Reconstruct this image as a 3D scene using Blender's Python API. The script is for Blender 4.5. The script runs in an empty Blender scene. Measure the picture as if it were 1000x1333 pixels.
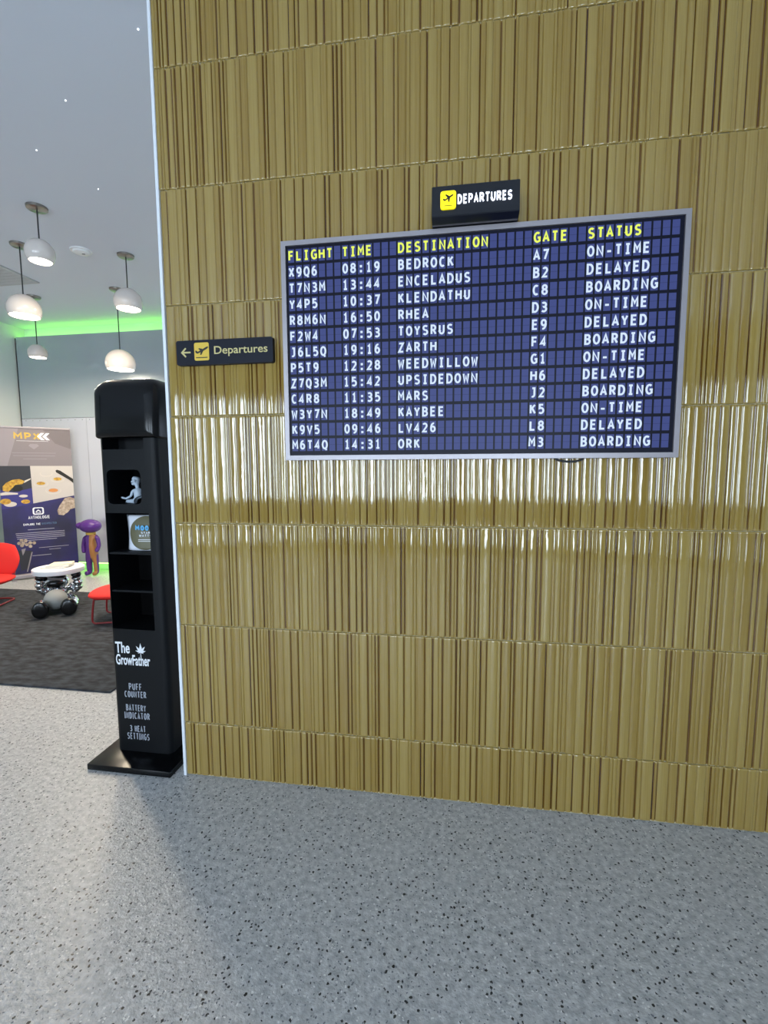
import bpy, bmesh, math, random
from mathutils import Vector, Matrix
PI = math.pi
rnd = random.Random(7)
S = bpy.context.scene
COL = S.collection

# ------------------------------------------------------------------ camera, light, exposure
cam_d = bpy.data.cameras.new('camera'); cam = bpy.data.objects.new('camera', cam_d); COL.objects.link(cam)
F_PX = 597.66
cam_d.sensor_fit = 'VERTICAL'; cam_d.sensor_height = 36.0; cam_d.lens = F_PX / 1333 * 36.0
cam_d.clip_start = 0.05
Rv = Vector((0.98881696, 0.14907359, -0.00425198)); Uv = Vector((-0.00999876, 0.0947156, 0.99545416)); Fv = Vector((-0.14879865, 0.98427944, -0.09514694))
cam.matrix_world = Matrix(((Rv.x, Uv.x, -Fv.x, 1.33293), (Rv.y, Uv.y, -Fv.y, -2.03884), (Rv.z, Uv.z, -Fv.z, 1.5625), (0, 0, 0, 1)))
S.camera = cam
S.view_settings.view_transform = 'Standard'; S.view_settings.look = 'None'
S.view_settings.exposure = 0.0; S.view_settings.gamma = 1.0; S.view_settings.use_curve_mapping = False
S.cycles.use_denoising = True
S.cycles.max_bounces = 8; S.cycles.diffuse_bounces = 5; S.cycles.glossy_bounces = 4
S.cycles.sample_clamp_indirect = 8.0

SKY = 17.0                    # daylight outside the storefront
PENDANT_W = 27.0             # each pendant's spot
PENDANT_GLOW = 14.0
GREEN_LED = 9.0
SCREEN = 1.0
w = bpy.data.worlds.new('daylight'); S.world = w; w.use_nodes = True
bg = w.node_tree.nodes['Background']; bg.inputs[0].default_value = (0.72, 0.86, 1.0, 1); bg.inputs[1].default_value = SKY
# daylight portals in the storefront openings behind the viewer
ROOM_X0, ROOM_X1, ROOM_Y0, ROOM_Y1, CEIL = -5.2, 5.8, -6.4, 4.33, 3.70
WINDOWS = [(-3.3, -1.9), (-0.6, 0.6), (1.8, 3.2)]
PANES = [(a, b, 0.98, 2.85) for a, b in WINDOWS] + [(-2.9, -2.1, 0.12, 0.45), (1.9, 2.9, 0.12, 0.45)]
for a, b, z0, z1 in PANES:
        ld = bpy.data.lights.new('window_portal', 'AREA'); ld.shape = 'RECTANGLE'; ld.size = b - a; ld.size_y = z1 - z0
        ld.cycles.is_portal = True
        lo = bpy.data.objects.new('window_portal', ld); COL.objects.link(lo)
        lo.location = ((a + b) / 2, ROOM_Y0 - 0.1, (z0 + z1) / 2); lo.rotation_euler = (PI / 2, 0, 0)   # -Z faces +Y

FILL_OPENING = (1.5, 2.7, 1.0, 2.4)        # daylight opening added to brighten the lounge, out of sight behind the tiled wall
ld = bpy.data.lights.new('window_portal', 'AREA'); ld.shape = 'RECTANGLE'; ld.size = FILL_OPENING[1] - FILL_OPENING[0]; ld.size_y = FILL_OPENING[3] - FILL_OPENING[2]; ld.cycles.is_portal = True
lo = bpy.data.objects.new('window_portal', ld); COL.objects.link(lo)  # portal for the added lounge opening
lo.location = (ROOM_X1 + 0.1, (FILL_OPENING[0] + FILL_OPENING[1]) / 2, (FILL_OPENING[2] + FILL_OPENING[3]) / 2); lo.rotation_euler = (PI / 2, 0, PI / 2)

# ------------------------------------------------------------------ materials
def lin(c):
    return tuple(((v / 255) / 12.92 if v / 255 <= 0.04045 else ((v / 255 + 0.055) / 1.055) ** 2.4) for v in c) + (1.0,)
def mat(name, rgb, rough=0.5, metal=0.0, emit=None, estr=1.0, ior=1.5, noise=None, bump=None, coat=0.0):
    m = bpy.data.materials.new(name); m.use_nodes = True
    nt = m.node_tree; p = nt.nodes['Principled BSDF']
    p.inputs['Base Color'].default_value = lin(rgb); p.inputs['Roughness'].default_value = rough
    p.inputs['Metallic'].default_value = metal; p.inputs['IOR'].default_value = ior
    p.inputs['Coat Weight'].default_value = coat
    if emit:
        p.inputs['Emission Color'].default_value = lin(emit); p.inputs['Emission Strength'].default_value = estr
    tc = None
    if noise or bump:
        tc = nt.nodes.new('ShaderNodeTexCoord')
    if noise:                       # (second colour, scale, stretch)
        rgb2, sc, st = noise
        mp = nt.nodes.new('ShaderNodeMapping'); mp.inputs['Scale'].default_value = st
        n = nt.nodes.new('ShaderNodeTexNoise'); n.inputs['Scale'].default_value = sc; n.inputs['Detail'].default_value = 5
        r = nt.nodes.new('ShaderNodeValToRGB'); r.color_ramp.elements[0].position = 0.35; r.color_ramp.elements[1].position = 0.68
        r.color_ramp.elements[0].color = lin(rgb); r.color_ramp.elements[1].color = lin(rgb2)
        nt.links.new(tc.outputs['Object'], mp.inputs[0]); nt.links.new(mp.outputs[0], n.inputs['Vector'])
        nt.links.new(n.outputs['Fac'], r.inputs[0]); nt.links.new(r.outputs[0], p.inputs['Base Color'])
    if bump:                        # (scale, stretch, strength, distance)
        sc, st, s_, d_ = bump
        mp = nt.nodes.new('ShaderNodeMapping'); mp.inputs['Scale'].default_value = st
        n = nt.nodes.new('ShaderNodeTexNoise'); n.inputs['Scale'].default_value = sc; n.inputs['Detail'].default_value = 3
        bp = nt.nodes.new('ShaderNodeBump'); bp.inputs['Strength'].default_value = s_; bp.inputs['Distance'].default_value = d_
        nt.links.new(tc.outputs['Object'], mp.inputs[0]); nt.links.new(mp.outputs[0], n.inputs['Vector'])
        nt.links.new(n.outputs['Fac'], bp.inputs['Height']); nt.links.new(bp.outputs[0], p.inputs['Normal'])
    return m

def tile_material():
    m = bpy.data.materials.new('ochre_glazed_tile'); m.use_nodes = True
    nt = m.node_tree; N = nt.nodes; L = nt.links; p = N['Principled BSDF']
    at = N.new('ShaderNodeAttribute'); at.attribute_name = 'glaze'
    sep = N.new('ShaderNodeSeparateColor'); L.new(at.outputs['Color'], sep.inputs[0])
    tc = N.new('ShaderNodeTexCoord')
    mp = N.new('ShaderNodeMapping'); mp.inputs['Scale'].default_value = (160, 160, 3.0); L.new(tc.outputs['Object'], mp.inputs[0])
    n1 = N.new('ShaderNodeTexNoise'); n1.inputs['Scale'].default_value = 1.0; n1.inputs['Detail'].default_value = 3; L.new(mp.outputs[0], n1.inputs['Vector'])
    ma = N.new('ShaderNodeMath'); ma.operation = 'MULTIPLY_ADD'; ma.inputs[1].default_value = 0.5; ma.inputs[2].default_value = -0.25
    L.new(n1.outputs['Fac'], ma.inputs[0])
    ad = N.new('ShaderNodeMath'); ad.operation = 'ADD'; L.new(sep.outputs[0], ad.inputs[0]); L.new(ma.outputs[0], ad.inputs[1])
    r = N.new('ShaderNodeValToRGB'); e = r.color_ramp.elements
    e[0].position = 0.0; e[0].color = lin((158, 135, 73)); e[1].position = 1.0; e[1].color = lin((66, 37, 5))
    k = e.new(0.35); k.color = lin((140, 113, 48)); k = e.new(0.7); k.color = lin((98, 64, 14))
    L.new(ad.outputs[0], r.inputs[0]); L.new(r.outputs[0], p.inputs['Base Color'])
    p.inputs['Roughness'].default_value = 0.06; p.inputs['IOR'].default_value = 1.8
    mp2 = N.new('ShaderNodeMapping'); mp2.inputs['Scale'].default_value = (80, 80, 9); L.new(tc.outputs['Object'], mp2.inputs[0])
    n2 = N.new('ShaderNodeTexNoise'); n2.inputs['Scale'].default_value = 1.0; n2.inputs['Detail'].default_value = 2; L.new(mp2.outputs[0], n2.inputs['Vector'])
    bp = N.new('ShaderNodeBump'); bp.inputs['Strength'].default_value = 0.5; bp.inputs['Distance'].default_value = 0.0010
    L.new(n2.outputs['Fac'], bp.inputs['Height']); L.new(bp.outputs[0], p.inputs['Normal'])
    return m

def floor_material():
    m = bpy.data.materials.new('speckled_terrazzo'); m.use_nodes = True
    nt = m.node_tree; N = nt.nodes; L = nt.links; p = N['Principled BSDF']
    tc = N.new('ShaderNodeTexCoord')
    def vor(scale, feature='F1'):
        v = N.new('ShaderNodeTexVoronoi'); v.inputs['Scale'].default_value = scale; v.feature = feature
        L.new(wp.outputs[0], v.inputs['Vector']); return v
    nz = N.new('ShaderNodeTexNoise'); nz.inputs['Scale'].default_value = 90; nz.inputs['Detail'].default_value = 2; L.new(tc.outputs['Object'], nz.inputs['Vector'])
    wp = N.new('ShaderNodeMix'); wp.data_type = 'VECTOR'
    wp = N.new('ShaderNodeVectorMath'); wp.operation = 'MULTIPLY_ADD'; wp.inputs[1].default_value = (0.012, 0.012, 0.012)
    L.new(nz.outputs['Color'], wp.inputs[0]); L.new(tc.outputs['Object'], wp.inputs[2])
    def mixc(fac, a, b):
        mx = N.new('ShaderNodeMix'); mx.data_type = 'RGBA'
        if isinstance(fac, float): mx.inputs[0].default_value = fac
        else: L.new(fac, mx.inputs[0])
        for s, v in ((6, a), (7, b)):
            if isinstance(v, tuple): mx.inputs[s].default_value = v
            else: L.new(v, mx.inputs[s])
        return mx.outputs[2]
    def chips(scale, size, keep):
        v = vor(scale); s = N.new('ShaderNodeSeparateColor'); L.new(v.outputs['Color'], s.inputs[0])
        a = N.new('ShaderNodeMath'); a.operation = 'LESS_THAN'; a.inputs[1].default_value = size; L.new(v.outputs['Distance'], a.inputs[0])
        b = N.new('ShaderNodeMath'); b.operation = 'LESS_THAN'; b.inputs[1].default_value = keep; L.new(s.outputs[0], b.inputs[0])
        c = N.new('ShaderNodeMath'); c.operation = 'MULTIPLY'; L.new(a.outputs[0], c.inputs[0]); L.new(b.outputs[0], c.inputs[1]); return c.outputs[0]
    big = N.new('ShaderNodeTexNoise'); big.inputs['Scale'].default_value = 45; big.inputs['Detail'].default_value = 4; L.new(tc.outputs['Object'], big.inputs['Vector'])
    rp = N.new('ShaderNodeValToRGB'); rp.color_ramp.elements[0].position = 0.36; rp.color_ramp.elements[1].position = 0.66
    rp.color_ramp.elements[0].color = lin((162, 163, 165)); rp.color_ramp.elements[1].color = lin((196, 196, 196)); L.new(big.outputs['Fac'], rp.inputs[0])
    c = mixc(chips(95, 0.33, 0.13), rp.outputs[0], lin((216, 215, 213)))
    c = mixc(chips(120, 0.36, 0.16), c, lin((116, 120, 126)))
    c = mixc(chips(75, 0.32, 0.15), c, lin((46, 48, 50)))
    c = mixc(chips(42, 0.20, 0.09), c, lin((30, 32, 34)))
    L.new(c, p.inputs['Base Color'])
    p.inputs['Roughness'].default_value = 0.30; p.inputs['IOR'].default_value = 1.45
    bp = N.new('ShaderNodeBump'); bp.inputs['Strength'].default_value = 0.7; bp.inputs['Distance'].default_value = 0.003
    n3 = N.new('ShaderNodeTexNoise'); n3.inputs['Scale'].default_value = 120; L.new(tc.outputs['Object'], n3.inputs['Vector'])
    L.new(n3.outputs['Fac'], bp.inputs['Height']); L.new(bp.outputs[0], p.inputs['Normal'])
    return m

M = dict(
    tile=tile_material(), floor=floor_material(),
    grout=mat('grout', (186, 174, 140), 0.7),
    white_paint=mat('white_paint', (206, 213, 224), 0.7),
    wall_paint=mat('pale_wall_paint', (205, 210, 205), 0.7),
    grey_paint=mat('grey_paint', (120, 120, 122), 0.7),
    white_trim=mat('white_trim', (225, 230, 238), 0.4),
    steel=mat('brushed_steel', (196, 206, 212), 0.26, 0.7, bump=(3.0, (1, 1, 30), 0.06, 0.01)),
    steel_reflection_tint=mat('steel_reflection_tint', (222, 224, 236), 0.38, 0.75),  # lower panels: bright reflections put into a paler base colour
    dark_gap=mat('dark_gap', (30, 32, 34), 0.6),
    silver=mat('silver_frame', (158, 153, 158), 0.4, 0.5),
    bezel=mat('black_bezel', (14, 16, 24), 0.35),
    screen=mat('screen_navy', (2, 2, 4), 0.4, ior=1.25, emit=(12, 16, 34), estr=SCREEN),
    cell=mat('screen_cell', (2, 2, 4), 0.4, ior=1.25, emit=(63, 74, 132), estr=SCREEN),
    cell_split=mat('screen_cell_split', (2, 2, 4), 0.4, ior=1.25, emit=(48, 57, 106), estr=SCREEN),
    glyph=mat('screen_white', (2, 2, 4), 0.4, ior=1.25, emit=(214, 232, 255), estr=SCREEN),
    glyph_yellow=mat('screen_yellow', (2, 2, 4), 0.4, ior=1.25, emit=(236, 252, 100), estr=SCREEN),
    black_plastic=mat('black_plastic', (17, 20, 25), 0.32),
    sign_black=mat('sign_black', (15, 18, 28), 0.3),
    lit_white=mat('lit_white', (240, 240, 250), 0.4, emit=(232, 240, 255), estr=2.2),
    lit_yellow=mat('lit_yellow', (240, 220, 10), 0.4, emit=(246, 232, 6), estr=0.85),
    sign_navy=mat('sign_navy', (17, 21, 34), 0.5, ior=1.3),
    sign_yellow=mat('sign_yellow', (216, 182, 62), 0.5),
    sign_cream=mat('sign_cream', (200, 188, 128), 0.5),
    icon_black=mat('icon_black', (20, 18, 10), 0.5),
    kiosk=mat('kiosk_black', (4, 5, 7), 0.22, ior=1.4, bump=(180, (1, 1, 1), 0.03, 0.001)),
    kiosk_face=mat('kiosk_face', (9, 12, 16), 0.5, ior=1.3),
    kiosk_inner=mat('kiosk_inner', (3, 3, 4), 0.7, ior=1.2),
    print_white=mat('print_white', (232, 235, 240), 0.5),
    print_grey=mat('print_grey', (168, 174, 186), 0.5),
    figurine=mat('figurine_grey', (176, 190, 204), 0.45),
    red_fabric=mat('red_fabric', (214, 36, 30), 0.8, bump=(300, (1, 1, 1), 0.2, 0.002)),
    red_metal=mat('red_metal', (130, 22, 26), 0.35),
    rug=mat('charcoal_rug', (26, 28, 32), 0.95, noise=((62, 66, 73), 11.0, (1.0, 1.9, 1)), bump=(160, (1, 1, 1), 0.5, 0.006)),
    chrome=mat('chrome', (205, 208, 212), 0.08, 1.0),
    black_gloss=mat('black_gloss', (12, 12, 13), 0.2),
    white_top=mat('white_laminate', (236, 236, 238), 0.35),
    stone=mat('grey_stone', (150, 152, 150), 0.8, bump=(160, (1, 1, 1), 0.3, 0.003)),
    paper=mat('paper', (232, 228, 214), 0.7), paper2=mat('paper_grey', (206, 206, 212), 0.6), paper3=mat('paper_cream', (236, 226, 190), 0.7),
    lamp_white=mat('lamp_white', (214, 206, 200), 0.18),
    lamp_glow=mat('lamp_glow', (255, 250, 240), 0.5, emit=(255, 244, 226), estr=PENDANT_GLOW),
    nickel=mat('nickel', (150, 146, 140), 0.3, 1.0),
    cord=mat('dark_cord', (42, 44, 48), 0.6),
    green_led=mat('green_led', (40, 200, 30), 0.5, emit=(150, 255, 105), estr=GREEN_LED),
    star=mat('star_light', (255, 255, 255), 0.5, emit=(230, 240, 255), estr=4.0),
    vent=mat('vent_grey', (176, 180, 184), 0.5),
    plastic_white=mat('plastic_white', (226, 228, 230), 0.45),
    gold=mat('gold_print', (196, 164, 70), 0.45),
    b_grey=mat('banner_grey', (125, 118, 122), 0.6), b_grey2=mat('banner_grey_dark', (110, 103, 106), 0.6), b_grey3=mat('banner_grey_light', (141, 135, 141), 0.6),
    b_dark=mat('banner_charcoal', (42, 45, 54), 0.6), b_navy=mat('banner_navy', (34, 34, 62), 0.55, noise=((46, 42, 104), 2.2, (1, 1, 1))),
    b_white=mat('banner_white', (190, 184, 178), 0.6), b_line=mat('banner_line', (168, 166, 178), 0.6), b_blue=mat('banner_blue', (52, 50, 120), 0.55),
    amber=mat('amber_print', (206, 168, 60), 0.6, noise=((150, 104, 40), 30, (1, 1, 1))),
    orange=mat('orange_print', (200, 134, 74), 0.6), glass_print=mat('glass_print', (200, 192, 182), 0.5),
    crumb=mat('crumb_print', (190, 174, 156), 0.7, noise=((140, 122, 106), 26, (1, 1, 1))),
    teal=mat('teal_print', (82, 108, 140), 0.6),
    purple=mat('purple_gloss', (76, 34, 118), 0.28),
    pouch_blue=mat('pouch_blue', (92, 176, 226), 0.5),
)

# ------------------------------------------------------------------ mesh helpers
def obj(name, bm, m, parent=None, smooth=False, loc=None, rotz=0, angle=None):
    bmesh.ops.recalc_face_normals(bm, faces=bm.faces)
    me = bpy.data.meshes.new(name); bm.to_mesh(me); bm.free()
    for mm in (m if isinstance(m, (list, tuple)) else [m]): me.materials.append(mm)
    if smooth:
        for f in me.polygons: f.use_smooth = True
        if angle: me.set_sharp_from_angle(angle=math.radians(angle))
    o = bpy.data.objects.new(name, me); COL.objects.link(o)
    if parent: o.parent = parent
    if loc: o.location = loc
    if rotz: o.rotation_euler[2] = rotz
    return o
def thing(name, label, cat, loc=(0, 0, 0), rotz=0, group=None):
    o = bpy.data.objects.new(name, None); COL.objects.link(o); o.location = loc; o.rotation_euler = (0, 0, rotz); o.empty_display_size = 0.1
    o['label'] = label; o['category'] = cat
    if group: o['group'] = group
    return o
def tag(o, label, cat, group=None):
    o['label'] = label; o['category'] = cat
    if group: o['group'] = group
    return o
def struct(name, bm, m, parent=None, **k):
    o = obj(name, bm, m, parent, **k)
    if not parent: o['kind'] = 'structure'
    return o
def dup(root, loc, rotz=0):
    r = root.copy(); COL.objects.link(r); r.location = loc; r.rotation_euler = (0, 0, rotz)
    for ch in list(root.children):
        c = ch.copy(); COL.objects.link(c); c.parent = r
        for g in ch.children:
            d = g.copy(); COL.objects.link(d); d.parent = c
    return r
def BM(): return bmesh.new()
def box(bm, x0, x1, y0, y1, z0, z1, bev=0.0, seg=2, mi=0):
    v = [bm.verts.new(p) for p in ((x0, y0, z0), (x1, y0, z0), (x1, y1, z0), (x0, y1, z0), (x0, y0, z1), (x1, y0, z1), (x1, y1, z1), (x0, y1, z1))]
    fs = [bm.faces.new([v[i] for i in q]) for q in ((0, 3, 2, 1), (4, 5, 6, 7), (0, 1, 5, 4), (1, 2, 6, 5), (2, 3, 7, 6), (3, 0, 4, 7))]
    for f in fs: f.material_index = mi
    if bev:
        es = list({e for f in fs for e in f.edges})
        bmesh.ops.bevel(bm, geom=es, offset=bev, segments=seg, profile=0.5, affect='EDGES')
    return bm
def prism(bm, pts, y0, y1, mi=0):                 # polygon in XZ, thickness along Y
    a = [bm.verts.new((x, y0, z)) for x, z in pts]; b = [bm.verts.new((x, y1, z)) for x, z in pts]
    n = len(pts); fs = [bm.faces.new(a), bm.faces.new(b[::-1])]
    for i in range(n): fs.append(bm.faces.new((a[i], b[i], b[(i + 1) % n], a[(i + 1) % n])))
    for f in fs: f.material_index = mi
    return bm
def prism_x(bm, pts, x0, x1):                     # polygon in YZ, thickness along X
    a = [bm.verts.new((x0, y, z)) for y, z in pts]; b = [bm.verts.new((x1, y, z)) for y, z in pts]
    n = len(pts); bm.faces.new(a); bm.faces.new(b[::-1])
    for i in range(n): bm.faces.new((a[i], b[i], b[(i + 1) % n], a[(i + 1) % n]))
    return bm
def rrect(x0, x1, z0, z1, r, n=5):
    pts = []
    for cx, cz, a0 in ((x1 - r, z1 - r, 0), (x0 + r, z1 - r, 90), (x0 + r, z0 + r, 180), (x1 - r, z0 + r, 270)):
        for i in range(n + 1):
            a = math.radians(a0 + 90 * i / n); pts.append((cx + r * math.cos(a), cz + r * math.sin(a)))
    return pts
def circle(cx, cz, rx, rz=None, n=28):
    rz = rz or rx
    return [(cx + rx * math.cos(2 * PI * i / n), cz + rz * math.sin(2 * PI * i / n)) for i in range(n)]
def ball(bm, c, r, seg=20, rot=None):
    r = (r, r, r) if not isinstance(r, tuple) else r
    mx = Matrix.Translation(c) @ (rot.to_4x4() if rot else Matrix()) @ Matrix.Diagonal((*r, 1))
    bmesh.ops.create_uvsphere(bm, u_segments=seg, v_segments=seg // 2 + 2, radius=1, matrix=mx); return bm
def tube(bm, pts, rad, n=10, cap=True):
    pts = [Vector(p) for p in pts]; rad = rad if isinstance(rad, (list, tuple)) else [rad] * len(pts)
    rings = []; ref = None
    for i, p in enumerate(pts):
        t = (pts[min(i + 1, len(pts) - 1)] - pts[max(i - 1, 0)]).normalized()
        if ref is None: ref = t.orthogonal().normalized()
        ref = (ref - t * ref.dot(t)); ref = ref.normalized() if ref.length > 1e-6 else t.orthogonal().normalized()
        b = t.cross(ref)
        rings.append([bm.verts.new(p + (ref * math.cos(2 * PI * k / n) + b * math.sin(2 * PI * k / n)) * rad[i]) for k in range(n)])
    for i in range(len(rings) - 1):
        for k in range(n): bm.faces.new((rings[i][k], rings[i][(k + 1) % n], rings[i + 1][(k + 1) % n], rings[i + 1][k]))
    if cap: bm.faces.new(rings[0][::-1]); bm.faces.new(rings[-1])
    return bm
def lathe(bm, prof, c=(0, 0, 0), n=32):
    rings = []
    for r, z in prof:
        rings.append([bm.verts.new((c[0] + r * math.cos(2 * PI * k / n), c[1] + r * math.sin(2 * PI * k / n), c[2] + z)) for k in range(n)] if r > 1e-6 else [bm.verts.new((c[0], c[1], c[2] + z))])
    for a, b in zip(rings, rings[1:]):
        for k in range(n):
            k2 = (k + 1) % n
            if len(a) == 1 and len(b) == 1: continue
            if len(a) == 1: bm.faces.new((a[0], b[k], b[k2]))
            elif len(b) == 1: bm.faces.new((a[k], b[0], a[k2]))
            else: bm.faces.new((a[k], b[k], b[k2], a[k2]))
    return bm
def smooth_path(pts, n=6):
    P = [Vector(p) for p in pts]; out = []
    for i in range(len(P) - 1):
        p0, p1, p2, p3 = P[max(i - 1, 0)], P[i], P[i + 1], P[min(i + 2, len(P) - 1)]
        for k in range(n):
            t = k / n
            out.append(0.5 * ((2 * p1) + (p2 - p0) * t + (2 * p0 - 5 * p1 + 4 * p2 - p3) * t * t + (3 * p1 - p0 - 3 * p2 + p3) * t ** 3))
    out.append(P[-1]); return out

# lettering: outlines of the built-in typeface, turned into thin solid meshes
_glyph = {}
def text_geom(s, bold=0.0):
    key = (s, bold)
    if key not in _glyph:
        cu = bpy.data.curves.new('t', 'FONT'); cu.body = s; cu.resolution_u = 4; cu.offset = bold; cu.fill_mode = 'FRONT'
        o = bpy.data.objects.new('t', cu); COL.objects.link(o)
        dg = bpy.context.evaluated_depsgraph_get(); dg.update()
        me = bpy.data.meshes.new_from_object(o.evaluated_get(dg))
        vs = [(v.co.x, v.co.y) for v in me.vertices]; fs = [tuple(p.vertices) for p in me.polygons]
        bpy.data.objects.remove(o); bpy.data.curves.remove(cu); bpy.data.meshes.remove(me)
        _glyph[key] = (vs, fs)
    return _glyph[key]
def put_flat(bm, vs, fs, y, th):
    vv = [bm.verts.new((x, y, z)) for x, z in vs]; faces = []
    for f in fs:
        try: faces.append(bm.faces.new([vv[i] for i in f]))
        except ValueError: pass
    if th:
        ex = bmesh.ops.extrude_face_region(bm, geom=faces)
        bmesh.ops.translate(bm, verts=[g for g in ex['geom'] if isinstance(g, bmesh.types.BMVert)], vec=(0, -th, 0))
def text_fit(bm, s, x0, x1, z0, z1, y=0.0, th=0.001, bold=0.0, shear=0.0):
    vs, fs = text_geom(s, bold)
    ax, bx = min(v[0] for v in vs), max(v[0] for v in vs); az, bz = min(v[1] for v in vs), max(v[1] for v in vs)
    put_flat(bm, [(x0 + (x - ax) / (bx - ax) * (x1 - x0) + shear * (z - az) / (bz - az), z0 + (z - az) / (bz - az) * (z1 - z0)) for x, z in vs], fs, y, th)
def arc(cx, cy, rx, ry, a0, a1, n=9):
    return [(cx + rx * math.cos(math.radians(a0 + (a1 - a0) * i / n)), cy + ry * math.sin(math.radians(a0 + (a1 - a0) * i / n))) for i in range(n + 1)]
STROKES = {
 'A': [[(0, 0), (.5, 1), (1, 0)], [(.2, .32), (.8, .32)]],
 'B': [[(.5, .53)] + [(.04, .53), (.04, 1)] + arc(.5, .765, .4, .235, 90, -90), [(.04, .53), (.04, 0)] + arc(.5, .265, .48, .265, -90, 90)],
 'C': [arc(.56, .5, .52, .5, 52, 308, 14)],
 'D': [[(.04, 0), (.04, 1)] + arc(.42, .5, .56, .5, 90, -90, 12) + [(.04, 0)]],
 'E': [[(.95, 1), (.06, 1), (.06, 0), (.95, 0)], [(.06, .53), (.86, .53)]],
 'F': [[(.95, 1), (.06, 1), (.06, 0)], [(.06, .52), (.86, .52)]],
 'G': [arc(.56, .5, .54, .5, 52, 300, 14) + [(.98, .12), (.98, .47), (.6, .47)]],
 'H': [[(.03, 0), (.03, 1)], [(.97, 0), (.97, 1)], [(.03, .53), (.97, .53)]],
 'I': [[(.12, 1), (.88, 1)], [(.12, 0), (.88, 0)], [(.5, 0), (.5, 1)]],
 'J': [[(.3, 1), (.78, 1), (.78, .25)] + arc(.42, .26, .36, .26, 0, -125)],
 'K': [[(.05, 0), (.05, 1)], [(.95, 1), (.1, .45)], [(.36, .62), (1, 0)]],
 'L': [[(.1, 1), (.1, 0), (.98, 0)]],
 'M': [[(0, 0), (.02, 1), (.5, .42), (.98, 1), (1, 0)]],
 'N': [[(.03, 0), (.03, 1), (.97, 0), (.97, 1)]],
 'O': [arc(.5, .5, .5, .5, 90, 450, 20)],
 'P': [[(.05, 0), (.05, 1)] + arc(.5, .72, .46, .28, 90, -90) + [(.05, .44)]],
 'Q': [arc(.5, .5, .5, .5, 90, 450, 20), [(.55, .08), (.9, -.2)]],
 'R': [[(.05, 0), (.05, 1)] + arc(.48, .735, .44, .265, 90, -90) + [(.05, .47)], [(.5, .47), (1, 0)]],
 'S': [arc(.52, .75, .46, .25, 35, 270, 10) + arc(.48, .25, .48, .25, 90, -145, 10)],
 'T': [[(0, 1), (1, 1)], [(.5, 1), (.5, 0)]],
 'U': [[(.03, 1), (.03, .34)] + arc(.5, .34, .47, .34, 180, 360, 12) + [(.97, 1)]],
 'V': [[(0, 1), (.5, 0), (1, 1)]],
 'W': [[(0, 1), (.2, 0), (.5, .68), (.8, 0), (1, 1)]],
 'X': [[(0, 0), (1, 1)], [(0, 1), (1, 0)]],
 'Y': [[(0, 1), (.5, .44), (1, 1)], [(.5, .44), (.5, 0)]],
 'Z': [[(.04, 1), (.96, 1), (.02, 0), (1, 0)]],
 '0': [arc(.5, .5, .47, .5, 90, 450, 20)],
 '1': [[(.15, .8), (.5, 1), (.5, 0)], [(.12, 0), (.88, 0)]],
 '2': [arc(.48, .73, .42, .27, 150, -35, 10) + [(.05, 0), (.96, 0)]],
 '3': [arc(.45, .755, .43, .245, 140, -90, 10) + [(.3, .51)], [(.45, .51)] + arc(.44, .26, .5, .26, 90, -140, 11)],
 '4': [[(.74, 0), (.74, 1), (.02, .27), (1, .27)]],
 '5': [[(.88, 1), (.14, 1), (.12, .58)] + arc(.44, .31, .5, .31, 100, -140, 12)],
 '6': [arc(.62, .42, .56, .58, 75, 180, 8) + arc(.5, .31, .44, .31, 180, 540, 16)],
 '7': [[(.04, 1), (.96, 1), (.36, 0)]],
 '8': [arc(.5, .765, .40, .235, -90, 270, 16), arc(.5, .265, .47, .265, 90, 450, 16)],
 '9': [arc(.5, .69, .44, .31, 0, 360, 16) + arc(.38, .58, .56, .58, 0, -105, 8)],
 '-': [[(.1, .36), (.9, .36)]], ':': [],
}
def ribbon(bm, pts, hw, y, th):
    P = [Vector(p) for p in pts]; closed = (P[0] - P[-1]).length < 1e-7
    if closed: P = P[:-1]
    n = len(P); L_, R_ = [], []
    for i in range(n):
        a = P[i - 1] if (i or closed) else None; b = P[(i + 1) % n] if (i < n - 1 or closed) else None
        d1 = (P[i] - a).normalized() if a else None; d2 = (b - P[i]).normalized() if b else None
        if d1 is None: d1 = d2
        if d2 is None: d2 = d1
        n1, n2 = Vector((-d1.y, d1.x)), Vector((-d2.y, d2.x)); m = n1 + n2
        m = m.normalized() if m.length > 1e-4 else n1
        k = min(1.9, 1 / max(0.3, m.dot(n1))); L_.append(P[i] + m * hw * k); R_.append(P[i] - m * hw * k)
    for i in range(n if closed else n - 1):
        j = (i + 1) % n; q = (L_[i], R_[i], R_[j], L_[j])
        f = [bm.verts.new((p.x, y - th, p.y)) for p in q]; g = [bm.verts.new((p.x, y, p.y)) for p in q]
        bm.faces.new(f)
        for a in range(4): bm.faces.new((f[a], g[a], g[(a + 1) % 4], f[(a + 1) % 4]))
def glyph_at(bm, ch, x0, x1, z0, z1, wt, y, th):
    h = wt / 2
    if ch == ':':
        cx = (x0 + x1) / 2
        for q in (0.14, 0.62): zc = z0 + (z1 - z0) * q; box(bm, cx - wt * .62, cx + wt * .62, y - th, y, zc - wt * .62, zc + wt * .62)
        return
    X = lambda u: x0 + h + u * (x1 - x0 - wt); Z = lambda v: z0 + h + v * (z1 - z0 - wt)
    for st in STROKES[ch]: ribbon(bm, [(X(u), Z(v)) for u, v in st], h, y, th)
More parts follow.
